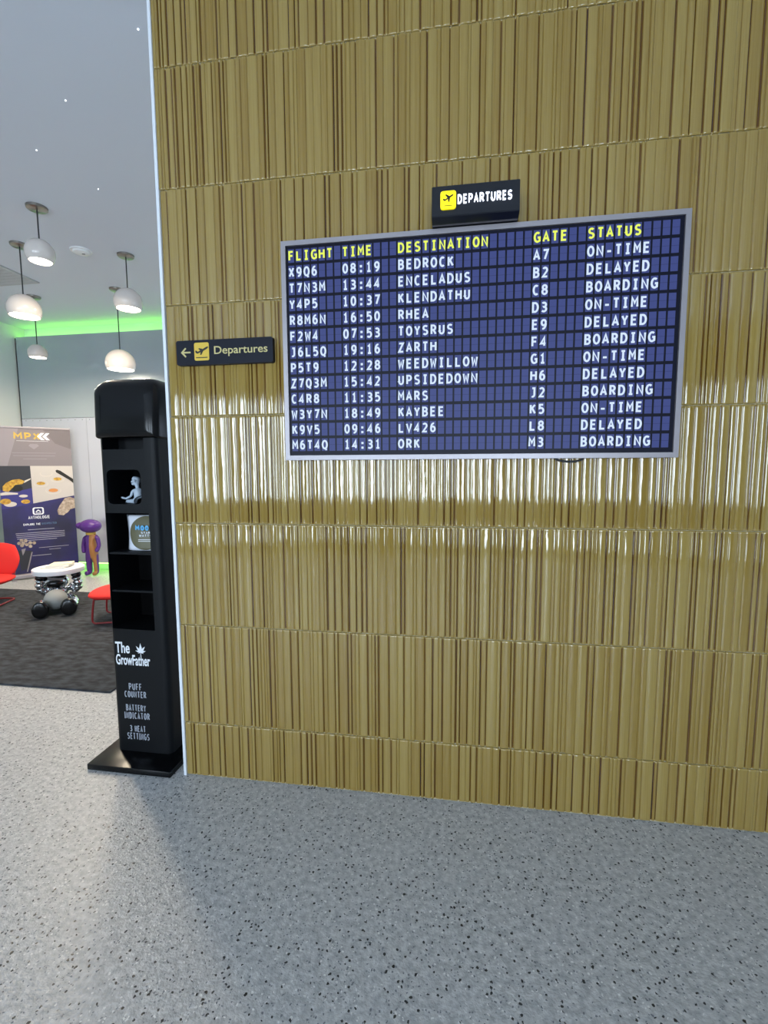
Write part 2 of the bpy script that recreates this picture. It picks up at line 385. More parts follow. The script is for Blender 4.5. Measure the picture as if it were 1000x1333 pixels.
def stroke_text(bm, s, x0, x1, z0, z1, y, th, wt):
    wd = {'I': 0.45, ' ': 0.55, 'M': 1.2, 'W': 1.3, 'L': .9, 'F': .9, 'E': .9, '1': .6}; tot = sum(wd.get(c, 1.0) for c in s); gap = 0.24
    u = (x1 - x0) / (tot + gap * (len(s) - 1)); x = x0
    for c in s:
        k = wd.get(c, 1.0) * u
        if c == 'I': box(bm, x + k / 2 - wt / 2, x + k / 2 + wt / 2, y - th, y, z0, z1)
        elif c != ' ': glyph_at(bm, c, x, x + k, z0, z1, wt, y, th)
        x += k + gap * u
CAP = 0.729
def mono(bm, s, x0, zbase, pitch, h, y, th):      # one character per display cell
    for i, ch in enumerate(s):
        cx = x0 + (i + 0.5) * pitch; hw_ = pitch * (0.405 if ch in 'MWANVDOQGH' else 0.375)
        glyph_at(bm, ch, cx - hw_, cx + hw_, zbase, zbase + h, h * 0.184, y, th)

# aeroplane pictogram taking off, drawn in a unit square around 0
PLANE = [(-0.46, 0.02), (-0.36, 0.04), (-0.28, -0.06), (-0.06, 0.04), (-0.22, 0.30), (-0.12, 0.33), (0.14, 0.13), (0.36, 0.22), (0.46, 0.23), (0.47, 0.17), (0.38, 0.09), (0.16, 0.0), (0.06, -0.30), (-0.03, -0.33), (-0.04, -0.07), (-0.28, -0.17), (-0.40, -0.14)]
PLANE_SIDE = [(-0.46, -0.02), (-0.36, -0.02), (-0.28, -0.10), (-0.10, -0.02), (-0.24, 0.10), (-0.14, 0.13), (0.10, 0.07), (0.34, 0.20), (0.46, 0.22), (0.48, 0.16), (0.38, 0.07), (0.12, -0.06), (-0.02, -0.30), (-0.11, -0.30), (-0.06, -0.13), (-0.30, -0.22), (-0.42, -0.16)]

# ================================================================== SETTING
bm = BM(); box(bm, ROOM_X0 - 0.2, ROOM_X1 + 0.2, ROOM_Y0 - 0.2, ROOM_Y1 + 0.2, -0.12, 0.0); struct('floor', bm, M['floor'])
bm = BM(); box(bm, ROOM_X0 - 0.2, ROOM_X1 + 0.2, ROOM_Y0 - 0.2, ROOM_Y1 + 0.2, CEIL, CEIL + 0.12); struct('ceiling', bm, M['white_paint'])
bm = BM(); box(bm, ROOM_X0 - 0.2, ROOM_X0, ROOM_Y0, ROOM_Y1, 0, CEIL); struct('wall_left', bm, M['wall_paint'])
y0, y1, z0, z1 = FILL_OPENING
bm = BM(); box(bm, ROOM_X1, ROOM_X1 + 0.2, ROOM_Y0, y0, 0, CEIL); box(bm, ROOM_X1, ROOM_X1 + 0.2, y1, ROOM_Y1, 0, CEIL); box(bm, ROOM_X1, ROOM_X1 + 0.2, y0, y1, 0, z0); box(bm, ROOM_X1, ROOM_X1 + 0.2, y0, y1, z1, CEIL)
struct('wall_right', bm, M['wall_paint'])
# back wall: painted wall, with a suspended run of metal panels standing 13 cm in front of it
bm = BM(); box(bm, ROOM_X0 - 0.2, ROOM_X1 + 0.2, ROOM_Y1, ROOM_Y1 + 0.2, 0, CEIL); struct('wall_back', bm, M['wall_paint'])
bm = BM()
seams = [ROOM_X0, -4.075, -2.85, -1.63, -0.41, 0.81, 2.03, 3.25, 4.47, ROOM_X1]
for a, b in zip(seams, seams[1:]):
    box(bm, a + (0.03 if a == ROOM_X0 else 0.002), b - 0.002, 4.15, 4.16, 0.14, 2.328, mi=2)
for a, b in ((ROOM_X0, -2.0), (-2.0, 1.2), (1.2, ROOM_X1)):
    box(bm, a + (0.03 if a == ROOM_X0 else 0.002), b - 0.002, 4.15, 4.16, 2.334, 3.535, mi=0)
box(bm, ROOM_X0, ROOM_X1, 4.162, 4.20, 0.15, 3.525, mi=1)
x = ROOM_X0 + 0.1
while x < -2.4:                                      # rivets along the seam
    bmesh.ops.create_uvsphere(bm, u_segments=8, v_segments=6, radius=0.007, matrix=Matrix.Translation((x, 4.15, 2.30))); x += 0.12
struct('wall_panelling', bm, [M['steel'], M['dark_gap'], M['steel_reflection_tint']])
# green light strips hidden behind the panelling, top and bottom
for nm, z0, z1, lb in (('light_strip', 3.535, 3.55, 'green light strip glowing along the top of the metal back wall'), ('light_strip', 0.115, 0.13, 'green light strip glowing at the foot of the metal back wall')):
    t = thing(nm, lb, 'light strip', (0, 4.24, z0))
    bm = BM(); box(bm, ROOM_X0 + 0.03, -0.5, -0.02, 0.02, 0, z1 - z0); obj('diffuser', bm, M['green_led'], t)
    bm = BM(); box(bm, ROOM_X0 + 0.03, -0.5, -0.03, 0.08, -0.006 if z0 > 1 else z1 - z0, 0 if z0 > 1 else z1 - z0 + 0.006); obj('channel', bm, M['nickel'], t)
# storefront behind the viewer
bm = BM()
box(bm, ROOM_X0 - 0.2, ROOM_X1 + 0.2, ROOM_Y0 - 0.2, ROOM_Y0, 2.85, CEIL); box(bm, ROOM_X0 - 0.2, ROOM_X1 + 0.2, ROOM_Y0 - 0.2, ROOM_Y0, 0, 0.12)
box(bm, ROOM_X0 - 0.2, ROOM_X1 + 0.2, ROOM_Y0 - 0.2, ROOM_Y0, 0.45, 0.98)
def wall_run(openings, z0, z1):
    xs = [ROOM_X0 - 0.2] + [v for ab in openings for v in ab] + [ROOM_X1 + 0.2]
    for a, b in zip(xs[0::2], xs[1::2]): box(bm, a, b, ROOM_Y0 - 0.2, ROOM_Y0, z0, z1)
wall_run(WINDOWS, 0.98, 2.85); wall_run([(-2.9, -2.1), (1.9, 2.9)], 0.12, 0.45)
struct('wall_front', bm, M['grey_paint'])

# ---- tiled wall
WX0, WX1 = -0.004, 4.3
bm = BM(); box(bm, -0.002, WX1, 0.0115, 0.16, 0, CEIL); struct('wall_right_inner', bm, M['grout'])
def tiled_wall():
    V, Fc, C = [], [], []
    rows = [0.004] + [0.285 + 0.508 * i for i in range(7)] + [CEIL]
    for z0, z1 in zip(rows, rows[1:]):
        prof = []                                    # (x, depth, glaze, strip tone)
        x = WX0 + rnd.uniform(0, 0.006)
        while x < WX1:
            kind = rnd.random()
            wd = rnd.choice((0.010, 0.013, 0.017, 0.022, 0.028, 0.034, 0.040)) * rnd.uniform(0.9, 1.1)
            lift = rnd.choice((0.0, 0.0, 0.0012, 0.0026)); tone = rnd.uniform(0.02, 0.30)
            bul = rnd.uniform(0.0003, 0.0006) + wd * 0.022; tl = rnd.uniform(-0.0006, 0.0006)
            for k, s in enumerate((0.0, 0.06, 0.2, 0.4, 0.6, 0.8, 0.94, 1.0)):
                u = 2 * s - 1
                edge = 0.0022 if k in (0, 7) else (0.0006 if k in (1, 6) else 0)
                prof.append((x + wd * s, lift - bul * (1 - u * u) + edge + tl * u, tone + (0.10 if k in (0, 7) else (-0.06 if k in (1, 6) else 0))))
            x += wd
            if kind < 0.50:                          # deep glaze-filled groove
                g = rnd.uniform(0.004, 0.009); dk = rnd.uniform(0.75, 1.0)
                prof.append((x + g * 0.12, 0.0055, dk * 0.8)); prof.append((x + g * 0.5, 0.0075, dk)); prof.append((x + g * 0.88, 0.0055, dk * 0.8)); x += g
            elif kind < 0.8:                         # shallow groove
                g = rnd.uniform(0.002, 0.005); dk = rnd.uniform(0.4, 0.7)
                prof.append((x + g * 0.5, lift + 0.0042, dk)); x += g
            else:
                g = 0.0012; prof.append((x + g * 0.5, lift + 0.003, 0.45)); x += g
        e = 0.0011
        lv = [(z0 + e, 0.0050), (z0 + e + 0.0012, 0.0020), (z0 + e + 0.003, 0.0004), (z0 + e + 0.006, 0.0), (z0 + e + 0.010, 0.0)]
        nz = max(2, int((z1 - z0) / 0.1))
        for i in range(1, nz): lv.append((z0 + (z1 - z0) * i / nz, 0.0))
        lv += [(z1 - e - 0.010, 0.0), (z1 - e - 0.006, 0.0), (z1 - e - 0.003, 0.0004), (z1 - e - 0.0012, 0.0020), (z1 - e, 0.0050)]
        base = len(V); n = len(prof)
        wob = [rnd.uniform(0, 6.28) for _ in range(n)]; grp = 0
        for li, (z, push) in enumerate(lv):
            for j, (px, d, t) in enumerate(prof):
                V.append((min(px, WX1), 0.0022 + d + push + 0.00022 * math.sin(z * 17 + px * 60), z)); C.append(min(1, max(0, (t * (0.15 if li in (0, 1, 2, len(lv) - 1, len(lv) - 2, len(lv) - 3) else (0.6 if li in (3, len(lv) - 4) else 1))))))
        for li in range(len(lv) - 1):
            for j in range(n - 1):
                a = base + li * n + j; Fc.append((a, a + 1, a + n + 1, a + n))
    me = bpy.data.meshes.new('wall_tiled'); me.from_pydata(V, [], Fc); me.update()
    at = me.color_attributes.new('glaze', 'FLOAT_COLOR', 'POINT')
    at.data.foreach_set('color', [v for c in C for v in (c, c, c, 1.0)])
    for p in me.polygons: p.use_smooth = True
    me.materials.append(M['tile'])
    o = bpy.data.objects.new('wall_tiled', me); COL.objects.link(o); o['kind'] = 'structure'
tiled_wall()
bm = BM(); box(bm, -0.018, -0.003, -0.004, 0.16, 0, CEIL, 0.002, 2); struct('trim_1', bm, M['white_trim'])

# ================================================================== DEPARTURES BOARD
BX0, BX1, BZ0, BZ1, BY = 0.590, 2.211, 1.600, 2.531, -0.060
t = thing('departures_board', 'large silver-framed flight departures display glowing blue on the ochre tiled wall', 'display', (BX0, 0, BZ0))
def bl(bm): bmesh.ops.translate(bm, verts=bm.verts, vec=(-BX0, 0, -BZ0)); return bm
fw = 0.020
bm = BM()
o_, i_ = [(BX0, BZ0), (BX1, BZ0), (BX1, BZ1), (BX0, BZ1)], [(BX0 + fw, BZ0 + fw), (BX1 - fw, BZ0 + fw), (BX1 - fw, BZ1 - fw), (BX0 + fw, BZ1 - fw)]
for k in range(4):
    k2 = (k + 1) % 4; prism(bm, [o_[k], o_[k2], i_[k2], i_[k]], BY, 0.0)
obj('frame', bl(bm), M['silver'], t)
bm = BM(); box(bm, BX0 + fw, BX1 - fw, BY + 0.012, 0.0, BZ0 + fw, BZ1 - fw); obj('rear_housing', bl(bm), M['bezel'], t)
PITCH, ROWH, CX0, CZ1 = 0.03395, 0.0670, 0.6165, 2.5045
bm = BM(); box(bm, BX0 + fw + 0.001, BX1 - fw - 0.001, BY + 0.008, BY + 0.0118, BZ0 + fw + 0.001, BZ1 - fw - 0.001)
scr = obj('screen', bl(bm), M['screen'], t)
bm = BM()
for r_ in range(13):
    for c_ in range(46):
        x0 = CX0 + c_ * PITCH + 0.0036; x1 = CX0 + (c_ + 1) * PITCH - 0.0036; z1 = CZ1 - r_ * ROWH - 0.0062; z0 = CZ1 - (r_ + 1) * ROWH + 0.0062
        zm = (z0 + z1) / 2
        for a, b, mi in ((z0, zm - 0.0009, 0), (zm - 0.0009, zm + 0.0009, 1), (zm + 0.0009, z1, 0)):
            f = bm.faces.new([bm.verts.new(p) for p in ((x0, BY + 0.0074, a), (x1, BY + 0.0074, a), (x1, BY + 0.0074, b), (x0, BY + 0.0074, b))]); f.material_index = mi
obj('flap_grid', bl(bm), [M['cell'], M['cell_split']], scr)
FLIGHTS = ['X9Q6|08:19|BEDROCK|A7|ON-TIME', 'T7N3M|13:44|ENCELADUS|B2|DELAYED', 'Y4P5|10:37|KLENDATHU|C8|BOARDING', 'R8M6N|16:50|RHEA|D3|ON-TIME', 'F2W4|07:53|TOYSRUS|E9|DELAYED',
           'J6L5Q|19:16|ZARTH|F4|BOARDING', 'P5T9|12:28|WEEDWILLOW|G1|ON-TIME', 'Z7Q3M|15:42|UPSIDEDOWN|H6|DELAYED', 'C4R8|11:35|MARS|J2|BOARDING', 'W3Y7N|18:49|KAYBEE|K5|ON-TIME',
           'K9V5|09:46|LV426|L8|DELAYED', 'M6T4Q|14:31|ORK|M3|BOARDING']
FIELDS = ('flight_number', 'departure_time', 'destination_name', 'gate_number', 'flight_status')
for r_, line in enumerate(['FLIGHT|TIME|DESTINATION|GATE|STATUS'] + FLIGHTS):
    zb = CZ1 - (r_ + 0.5) * ROWH - 0.0208
    for nm, c0, s in zip(FIELDS, (0, 7, 14, 30, 36), line.split('|')):
        bm = BM(); mono(bm, s, CX0 + c0 * PITCH, zb, PITCH, 0.0415, BY + 0.0072, 0.0008)
        obj('column_heading' if r_ == 0 else nm, bl(bm), M['glyph_yellow'] if r_ == 0 else M['glyph'], scr)

# small black cable peeping out under the board
bm = BM(); tube(bm, smooth_path([(1.74, -0.012, 1.615), (1.765, -0.014, 1.594), (1.81, -0.016, 1.586), (1.855, -0.014, 1.592), (1.88, -0.012, 1.615)]), 0.0045, 8)
tag(obj('cable', bm, M['cord'], smooth=True), 'thin black cable loop peeping out below the departures display', 'cable')

# ================================================================== LIT SIGN ON TOP
t = thing('lightbox_sign', 'black lightbox sign with glowing white departures lettering above the display', 'sign', (1.405, 0, 2.50))
SX0, SX1 = 1.238, 1.574
bm = BM(); prism_x(bm, [(-0.12, 2.545), (-0.12, 2.658), (-0.02, 2.664), (-0.0, 2.664), (0.0, 2.534), (-0.062, 2.534), (-0.085, 2.532)], SX0, SX1)
bmesh.ops.bevel(bm, geom=bm.edges[:], offset=0.002, segments=2, affect='EDGES')
def sl(bm): bmesh.ops.translate(bm, verts=bm.verts, vec=(-1.405, 0, -2.50)); return bm
obj('housing', sl(bm), M['sign_black'], t)
bm = BM(); prism(bm, rrect(1.272, 1.332, 2.568, 2.634, 0.010), -0.128, -0.1195); ic = obj('icon_plate', sl(bm), M['lit_yellow'], t)
bm = BM()
a = math.radians(8); s = 0.046
prism(bm, [(1.302 + s * (p * math.cos(a) - q * math.sin(a)), 2.607 + s * (p * math.sin(a) + q * math.cos(a))) for p, q in PLANE], -0.1290, -0.1278)
box(bm, 1.286, 1.318, -0.1290, -0.1278, 2.5785, 2.5805); obj('plane_icon', sl(bm), M['icon_black'], ic)
bm = BM(); stroke_text(bm, 'DEPARTURES', 1.338, 1.545, 2.586, 2.619, -0.1195, 0.006, 0.0042); obj('lettering', sl(bm), M['lit_white'], t)

# ================================================================== SMALL WALL SIGN
t = thing('direction_sign', 'small navy wall sign with yellow plane icon and left arrow', 'sign', (0.294, 0, 2.094))
def wl(bm): bmesh.ops.translate(bm, verts=bm.verts, vec=(-0.294, 0, -2.094)); return bm
bm = BM(); prism(bm, rrect(0.060, 0.528, 2.039, 2.150, 0.010), -0.022, 0.003); obj('plate', wl(bm), M['sign_navy'], t)
bm = BM(); prism(bm, rrect(0.150, 0.222, 2.058, 2.138, 0.008), -0.0235, -0.0215); ic = obj('icon_plate', wl(bm), M['sign_yellow'], t)
bm = BM(); s = 0.069
prism(bm, [(0.186 + s * p, 2.104 + s * q) for p, q in PLANE_SIDE], -0.0242, -0.0232); box(bm, 0.158, 0.214, -0.0242, -0.0232, 2.069, 2.073); obj('plane_icon', wl(bm), M['icon_black'], ic)
bm = BM()
z = 2.096
prism(bm, [(0.083, z), (0.105, z + 0.022), (0.110, z + 0.017), (0.0965, z + 0.0035), (0.131, z + 0.0035), (0.131, z - 0.0035), (0.0965, z - 0.0035), (0.110, z - 0.017), (0.105, z - 0.022)], -0.0232, -0.0215)
obj('arrow', wl(bm), M['sign_cream'], t)
bm = BM(); text_fit(bm, 'Departures', 0.247, 0.503, 2.073, 2.119, -0.0215, 0.0012, 0.008); obj('lettering', wl(bm), M['sign_cream'], t)

# ================================================================== KIOSK
KX0, KX1, KY0, KY1 = -0.480, -0.150, 0.10, 0.38
def carved(bm_body, cutters):
    a = bpy.data.meshes.new('a'); bmesh.ops.recalc_face_normals(bm_body, faces=bm_body.faces); bm_body.to_mesh(a); bm_body.free(); oa = bpy.data.objects.new('a', a); COL.objects.link(oa)
    extra = []
    for cb in cutters:
        m = bpy.data.meshes.new('b'); bmesh.ops.recalc_face_normals(cb, faces=cb.faces); cb.to_mesh(m); cb.free(); ob = bpy.data.objects.new('b', m); COL.objects.link(ob); extra.append(ob)
        md = oa.modifiers.new('b', 'BOOLEAN'); md.object = ob; md.operation = 'DIFFERENCE'; md.solver = 'EXACT'
    dg = bpy.context.evaluated_depsgraph_get(); dg.update()
    me = bpy.data.meshes.new_from_object(oa.evaluated_get(dg)); out = bmesh.new(); out.from_mesh(me)
    for o in extra + [oa]: bpy.data.objects.remove(o)
    bpy.data.meshes.remove(me); return out
def rbox_v(x0, x1, y0, y1, z0, z1, r, n=6):          # box with rounded vertical edges
    b = BM(); pts = rrect(x0, x1, y0, y1, r, n)
    lo = [b.verts.new((x, y, z0)) for x, y in pts]; hi = [b.verts.new((x, y, z1)) for x, y in pts]
    b.faces.new(lo); b.faces.new(hi[::-1])
    for i in range(len(pts)): b.faces.new((lo[i], hi[i], hi[(i + 1) % len(pts)], lo[(i + 1) % len(pts)]))
    return b
t = thing('display_stand', 'tall black rounded display stand with open shelves beside the ochre tiled wall', 'display stand', (-0.31, 0.2, 0))
def kl(bm): bmesh.ops.translate(bm, verts=bm.verts, vec=(0.31, -0.2, 0)); return bm
bm = BM(); box(bm, -0.545, -0.072, -0.036, 0.44, 0.0, 0.032, 0.004, 2); obj('base', kl(bm), M['kiosk'], t, smooth=True, angle=40)
cut1 = BM(); box(cut1, -0.462, -0.212, 0.0, 0.15, 0.716, 1.336); cut4 = BM(); box(cut4, -0.4625, -0.163, 0.122, 0.34, 0.7155, 1.3365)
cut2 = BM(); prism(cut2, rrect(-0.440, -0.248, 1.382, 1.560, 0.028), 0.0, 0.31)
cut3 = BM(); box(cut3, -0.455, -0.222, 0.0, 0.22, 1.664, 1.730)
body = carved(rbox_v(KX0, KX1, KY0, KY1, 0.032, 1.720, 0.035), [cut1, cut2, cut3, cut4])
obj('body', kl(body), M['kiosk_face'], t, smooth=True, angle=35)
bm = BM(); box(bm, -0.461, -0.213, 0.335, 0.339, 0.717, 1.335); box(bm, -0.439, -0.249, 0.305, 0.309, 1.383, 1.559); obj('inner_lining', kl(bm), M['kiosk_inner'], t)
for z in (1.128, 0.925):
    bm = BM(); box(bm, -0.461, -0.213, 0.112, 0.334, z - 0.012, z, 0.002, 1); obj('shelf', kl(bm), M['kiosk_face'], t)
hd = BM()
out = []
for cx, cz, r, a0 in ((-0.136 - 0.07, 2.024 - 0.07, 0.07, 0), (-0.486 + 0.07, 2.024 - 0.07, 0.07, 90), (-0.486 + 0.01, 1.718 + 0.01, 0.01, 180), (-0.136 - 0.01, 1.718 + 0.01, 0.01, 270)):
    out += [(cx + r * math.cos(math.radians(a0 + 15 * i)), cz + r * math.sin(math.radians(a0 + 15 * i))) for i in range(7)]
def shrink(q, k): return [(-0.311 + (x + 0.311) * (1 - k), 1.86 + (z - 1.86) * (1 - k)) for x, z in q]
lay = [[hd.verts.new((x, y + (0.05 * max(0, (z - 1.90) / 0.124) ** 2 if y < 0.2 else 0), z)) for x, z in shrink(out, k)] for y, k in ((0.072, 0.30), (0.073, 0.20), (0.078, 0.10), (0.090, 0.035), (0.106, 0.008), (0.125, 0.0), (0.36, 0.0), (0.385, 0.03))]
hd.faces.new(lay[0][::-1]); hd.faces.new(lay[-1])
for a, b in zip(lay, lay[1:]):
    for i in range(len(a)): hd.faces.new((a[i], a[(i + 1) % len(a)], b[(i + 1) % len(a)], b[i]))
obj('head', kl(hd), M['kiosk'], t, smooth=True, angle=60)
# printed words on the front
Y = KY0 + 0.0003
bm = BM()
text_fit(bm, 'The', -0.450, -0.366, 0.583, 0.645, Y, 0.001, 0.02); text_fit(bm, 'GrowFather', -0.450, -0.250, 0.518, 0.577, Y, 0.001, 0.02)
lx, lz = -0.302, 0.585
box(bm, lx - 0.0015, lx + 0.0015, Y - 0.001, Y, lz - 0.02, lz + 0.01)
for an, ln in ((0, 0.050), (38, 0.042), (-38, 0.042), (75, 0.032), (-75, 0.032), (110, 0.018), (-110, 0.018)):
    a = math.radians(an); d = Vector((math.sin(a), math.cos(a))); n_ = Vector((d.y, -d.x)); c0 = Vector((lx, lz + 0.008))
    prism(bm, [tuple(c0), tuple(c0 + d * ln * .45 + n_ * ln * .15), tuple(c0 + d * ln), tuple(c0 + d * ln * .45 - n_ * ln * .15)], Y - 0.001, Y)
obj('logo_print', kl(bm), M['print_white'], t)
bm = BM()
for s, a, b, c, d in (('PUFF', -0.384, -0.308, 0.380, 0.418), ('COUNTER', -0.412, -0.284, 0.338, 0.374), ('BATTERY', -0.408, -0.290, 0.262, 0.298), ('INDICATOR', -0.420, -0.270, 0.217, 0.254), ('3 HEAT', -0.392, -0.298, 0.144, 0.180), ('SETTINGS', -0.410, -0.278, 0.100, 0.137)):
    stroke_text(bm, s, a, b, c, d, Y, 0.001, 0.0047)
obj('feature_print', kl(bm), M['print_grey'], t)

# figurine in the window of the stand
t = thing('figurine', 'small pale bald figurine seated in the window of the black stand', 'figurine', (-0.305, 0.165, 1.384))
def skin(name, verts, edges, m, parent, sub=2, scale=1.0, mats=None):
    me = bpy.data.meshes.new(name); me.from_pydata([v[:3] for v in verts], edges, []); me.update()
    o = bpy.data.objects.new(name, me); COL.objects.link(o)
    o.modifiers.new('s', 'SKIN').use_smooth_shade = True
    for i, v in enumerate(verts):
        r = v[3]; me.skin_vertices[0].data[i].radius = r if isinstance(r, tuple) else (r, r)
    me.skin_vertices[0].data[0].use_root = True
    if sub: sm = o.modifiers.new('d', 'SUBSURF'); sm.levels = sub; sm.render_levels = sub
    dg = bpy.context.evaluated_depsgraph_get(); dg.update()
    me2 = bpy.data.meshes.new_from_object(o.evaluated_get(dg)); bpy.data.objects.remove(o); bpy.data.meshes.remove(me)
    b = bmesh.new(); b.from_mesh(me2); bpy.data.meshes.remove(me2)
    return b
b = skin('f', [(-0.006, 0, 0.012, 0.022), (-0.010, 0, 0.045, 0.021), (-0.008, 0, 0.066, 0.019), (-0.010, 0, 0.078, 0.009), (-0.014, 0, 0.094, 0.010), (-0.019, 0, 0.122, 0.025), (-0.013, 0, 0.142, 0.019),
               (-0.030, -0.016, 0.064, 0.008), (-0.036, -0.020, 0.038, 0.0065), (-0.066, -0.020, 0.024, 0.0055), (-0.098, -0.012, 0.030, 0.006),
               (0.006, 0.018, 0.062, 0.008), (0.004, 0.022, 0.036, 0.0065), (-0.04, 0.015, 0.020, 0.0055), (-0.040, -0.006, 0.010, 0.012), (-0.078, -0.006, 0.010, 0.009)],
         [(0, 1), (1, 2), (2, 3), (3, 4), (4, 5), (5, 6), (2, 7), (7, 8), (8, 9), (9, 10), (2, 11), (11, 12), (12, 13), (0, 14), (14, 15)], None, None)
ball(b, (-0.041, 0, 0.113), (0.007, 0.005, 0.006), 10)          # nose
ball(b, (-0.031, 0, 0.102), (0.011, 0.012, 0.009), 10)               # jaw
ball(b, (-0.010, -0.024, 0.117), (0.006, 0.004, 0.009), 10); ball(b, (-0.010, 0.024, 0.117), (0.006, 0.004, 0.009), 10)
obj('body', b, M['figurine'], t, smooth=True)

# pouch on the upper shelf
def pouch_material():
    m = mat('pouch_print', (214, 218, 228), 0.35); nt = m.node_tree; N = nt.nodes; L = nt.links
    tc = N.new('ShaderNodeTexCoord'); mp = N.new('ShaderNodeMapping'); mp.inputs['Scale'].default_value = (1, 0, 1); mp.inputs['Location'].default_value = (0, 0, -0.096)
    L.new(tc.outputs['Object'], mp.inputs[0]); ln = N.new('ShaderNodeVectorMath'); ln.operation = 'LENGTH'; L.new(mp.outputs[0], ln.inputs[0])
    lt = N.new('ShaderNodeMath'); lt.operation = 'LESS_THAN'; lt.inputs[1].default_value = 0.090; L.new(ln.outputs['Value'], lt.inputs[0])
    mx = N.new('ShaderNodeMix'); mx.data_type = 'RGBA'; mx.inputs[6].default_value = lin((222, 226, 236)); mx.inputs[7].default_value = lin((100, 97, 72)); L.new(lt.outputs[0], mx.inputs[0])
    L.new(mx.outputs[2], N['Principled BSDF'].inputs['Base Color']); return m
t = thing('pouch', 'white foil pouch with round olive label on the stand upper shelf', 'pouch', (-0.286, 0.185, 1.128), math.radians(4))
bm = BM(); NX, NZ = 14, 16; grid = {}
for sgn in (-1, 1):
    for i in range(NX + 1):
        for j in range(NZ + 1):
            u, v = i / NX * 2 - 1, j / NZ
            if sgn == 1 and (i in (0, NX) or j in (NZ,)): grid[sgn, i, j] = grid[-1, i, j]; continue
            th = 0.030 * (1 - u ** 4) * (1 - v ** 2.2) + 0.0006
            grid[sgn, i, j] = bm.verts.new((u * (0.112 - 0.006 * math.sin(v * PI)), sgn * th, 0.004 + v * 0.188))
    for i in range(NX):
        for j in range(NZ): bm.faces.new((grid[sgn, i, j], grid[sgn, i + 1, j], grid[sgn, i + 1, j + 1], grid[sgn, i, j + 1]))
for i in range(NX):
    q = [grid[-1, i, 0], grid[-1, i + 1, 0], grid[1, i + 1, 0], grid[1, i, 0]]; q = list(dict.fromkeys(q))
    if len(q) > 2: bm.faces.new(q)
obj('bag', bm, pouch_material(), t, smooth=True)
bm = BM(); stroke_text(bm, 'MOON', -0.050, 0.050, 0.110, 0.138, -0.0275, 0.002, 0.0075); obj('title_print', bm, M['pouch_blue'], t)
bm = BM(); stroke_text(bm, 'STAR', -0.019, 0.032, 0.093, 0.104, -0.0285, 0.002, 0.0025); stroke_text(bm, 'WATTS', -0.030, 0.040, 0.077, 0.090, -0.029, 0.002, 0.003)
box(bm, -0.035, 0.035, -0.031, -0.0285, 0.0605, 0.063); box(bm, -0.036, 0.036, -0.031, -0.0285, 0.052, 0.0545); obj('small_print', bm, M['print_white'], t)

# ================================================================== LOUNGE
bm = BM(); box(bm, -4.65, -1.03, 0.72, 3.04, 0.0, 0.014, 0.004, 1)
tag(obj('rug', bm, M['rug']), 'large charcoal streaked rug on the pale speckled lounge floor', 'rug')

# red lounge chairs
def make_chair(label):
    t = thing('lounge_chair', label, 'chair', (0, 0, 0), 0, 'red lounge chairs')
    bm = BM(); ball(bm, (0, 0.0, 0.345), (0.31, 0.30, 0.07), 28)
    for v in bm.verts:                                   # squarer outline, dished top
        x, y = v.co.x / 0.31, v.co.y / 0.30; r = max(1e-6, math.hypot(x, y)); k = (r / max(abs(x), abs(y), 1e-6)) ** 0.35
        v.co.x *= k; v.co.y *= k
        if v.co.z > 0.345: v.co.z -= 0.018 * max(0, 1 - r * r)
    obj('seat', bm, M['red_fabric'], t, smooth=True)
    bm = BM(); ball(bm, (0, 0, 0), (0.29, 0.050, 0.235), 28)
    for v in bm.verts:
        x, z = v.co.x / 0.29, v.co.z / 0.235; r = max(1e-6, math.hypot(x, z)); k = (r / max(abs(x), abs(z), 1e-6)) ** 0.4
        v.co.x *= k; v.co.z *= k
        v.co.x *= 1 - 0.16 * max(0, v.co.z / 0.235)
        v.co.y += -0.35 * v.co.x ** 2
        v.co = Matrix.Rotation(math.radians(-16), 3, 'X') @ v.co; v.co += Vector((0, 0.295, 0.565))
    obj('backrest', bm, M['red_fabric'], t, smooth=True)
    bm = BM(); Z = 0.0265
    for s in (-1, 1):
        p = [(s * 0.20, -0.20, 0.305), (s * 0.205, -0.215, 0.20), (s * 0.21, -0.225, 0.07), (s * 0.21, -0.205, Z + 0.004), (s * 0.21, -0.15, Z), (s * 0.21, 0.10, Z), (s * 0.205, 0.22, Z)]
        if s == 1: half = p
        else: other = p
    path = smooth_path(half + [(0.15, 0.27, Z), (0, 0.285, Z), (-0.15, 0.27, Z)] + other[::-1], 5)
    tube(bm, path, 0.011, 10); obj('frame', bm, M['red_metal'], t, smooth=True)
    bm = BM(); tube(bm, [(-0.20, -0.20, 0.305), (0.20, -0.20, 0.305)], 0.010); tube(bm, [(-0.20, -0.20, 0.303), (-0.19, 0.22, 0.303)], 0.010); tube(bm, [(0.20, -0.20, 0.303), (0.19, 0.22, 0.303)], 0.010)
    tube(bm, smooth_path([(-0.19, 0.20, 0.303), (-0.19, 0.30, 0.36), (-0.185, 0.335, 0.50)]), 0.010); tube(bm, smooth_path([(0.19, 0.20, 0.303), (0.19, 0.30, 0.36), (0.185, 0.335, 0.50)]), 0.010)
    obj('seat_support', bm, M['red_metal'], t, smooth=True); t.scale = (0.87, 0.87, 0.87); return t
ch = make_chair('red lounge chair on the rug left of the figure-shaped side table')
ch.location = (-3.95, 2.36, 0.004); ch.rotation_euler = (0, 0, math.radians(18))
c2 = dup(ch, (-2.10, 2.18, 0.004), math.radians(-70)); c2['label'] = 'red lounge chair on the rug half hidden behind the black display stand'

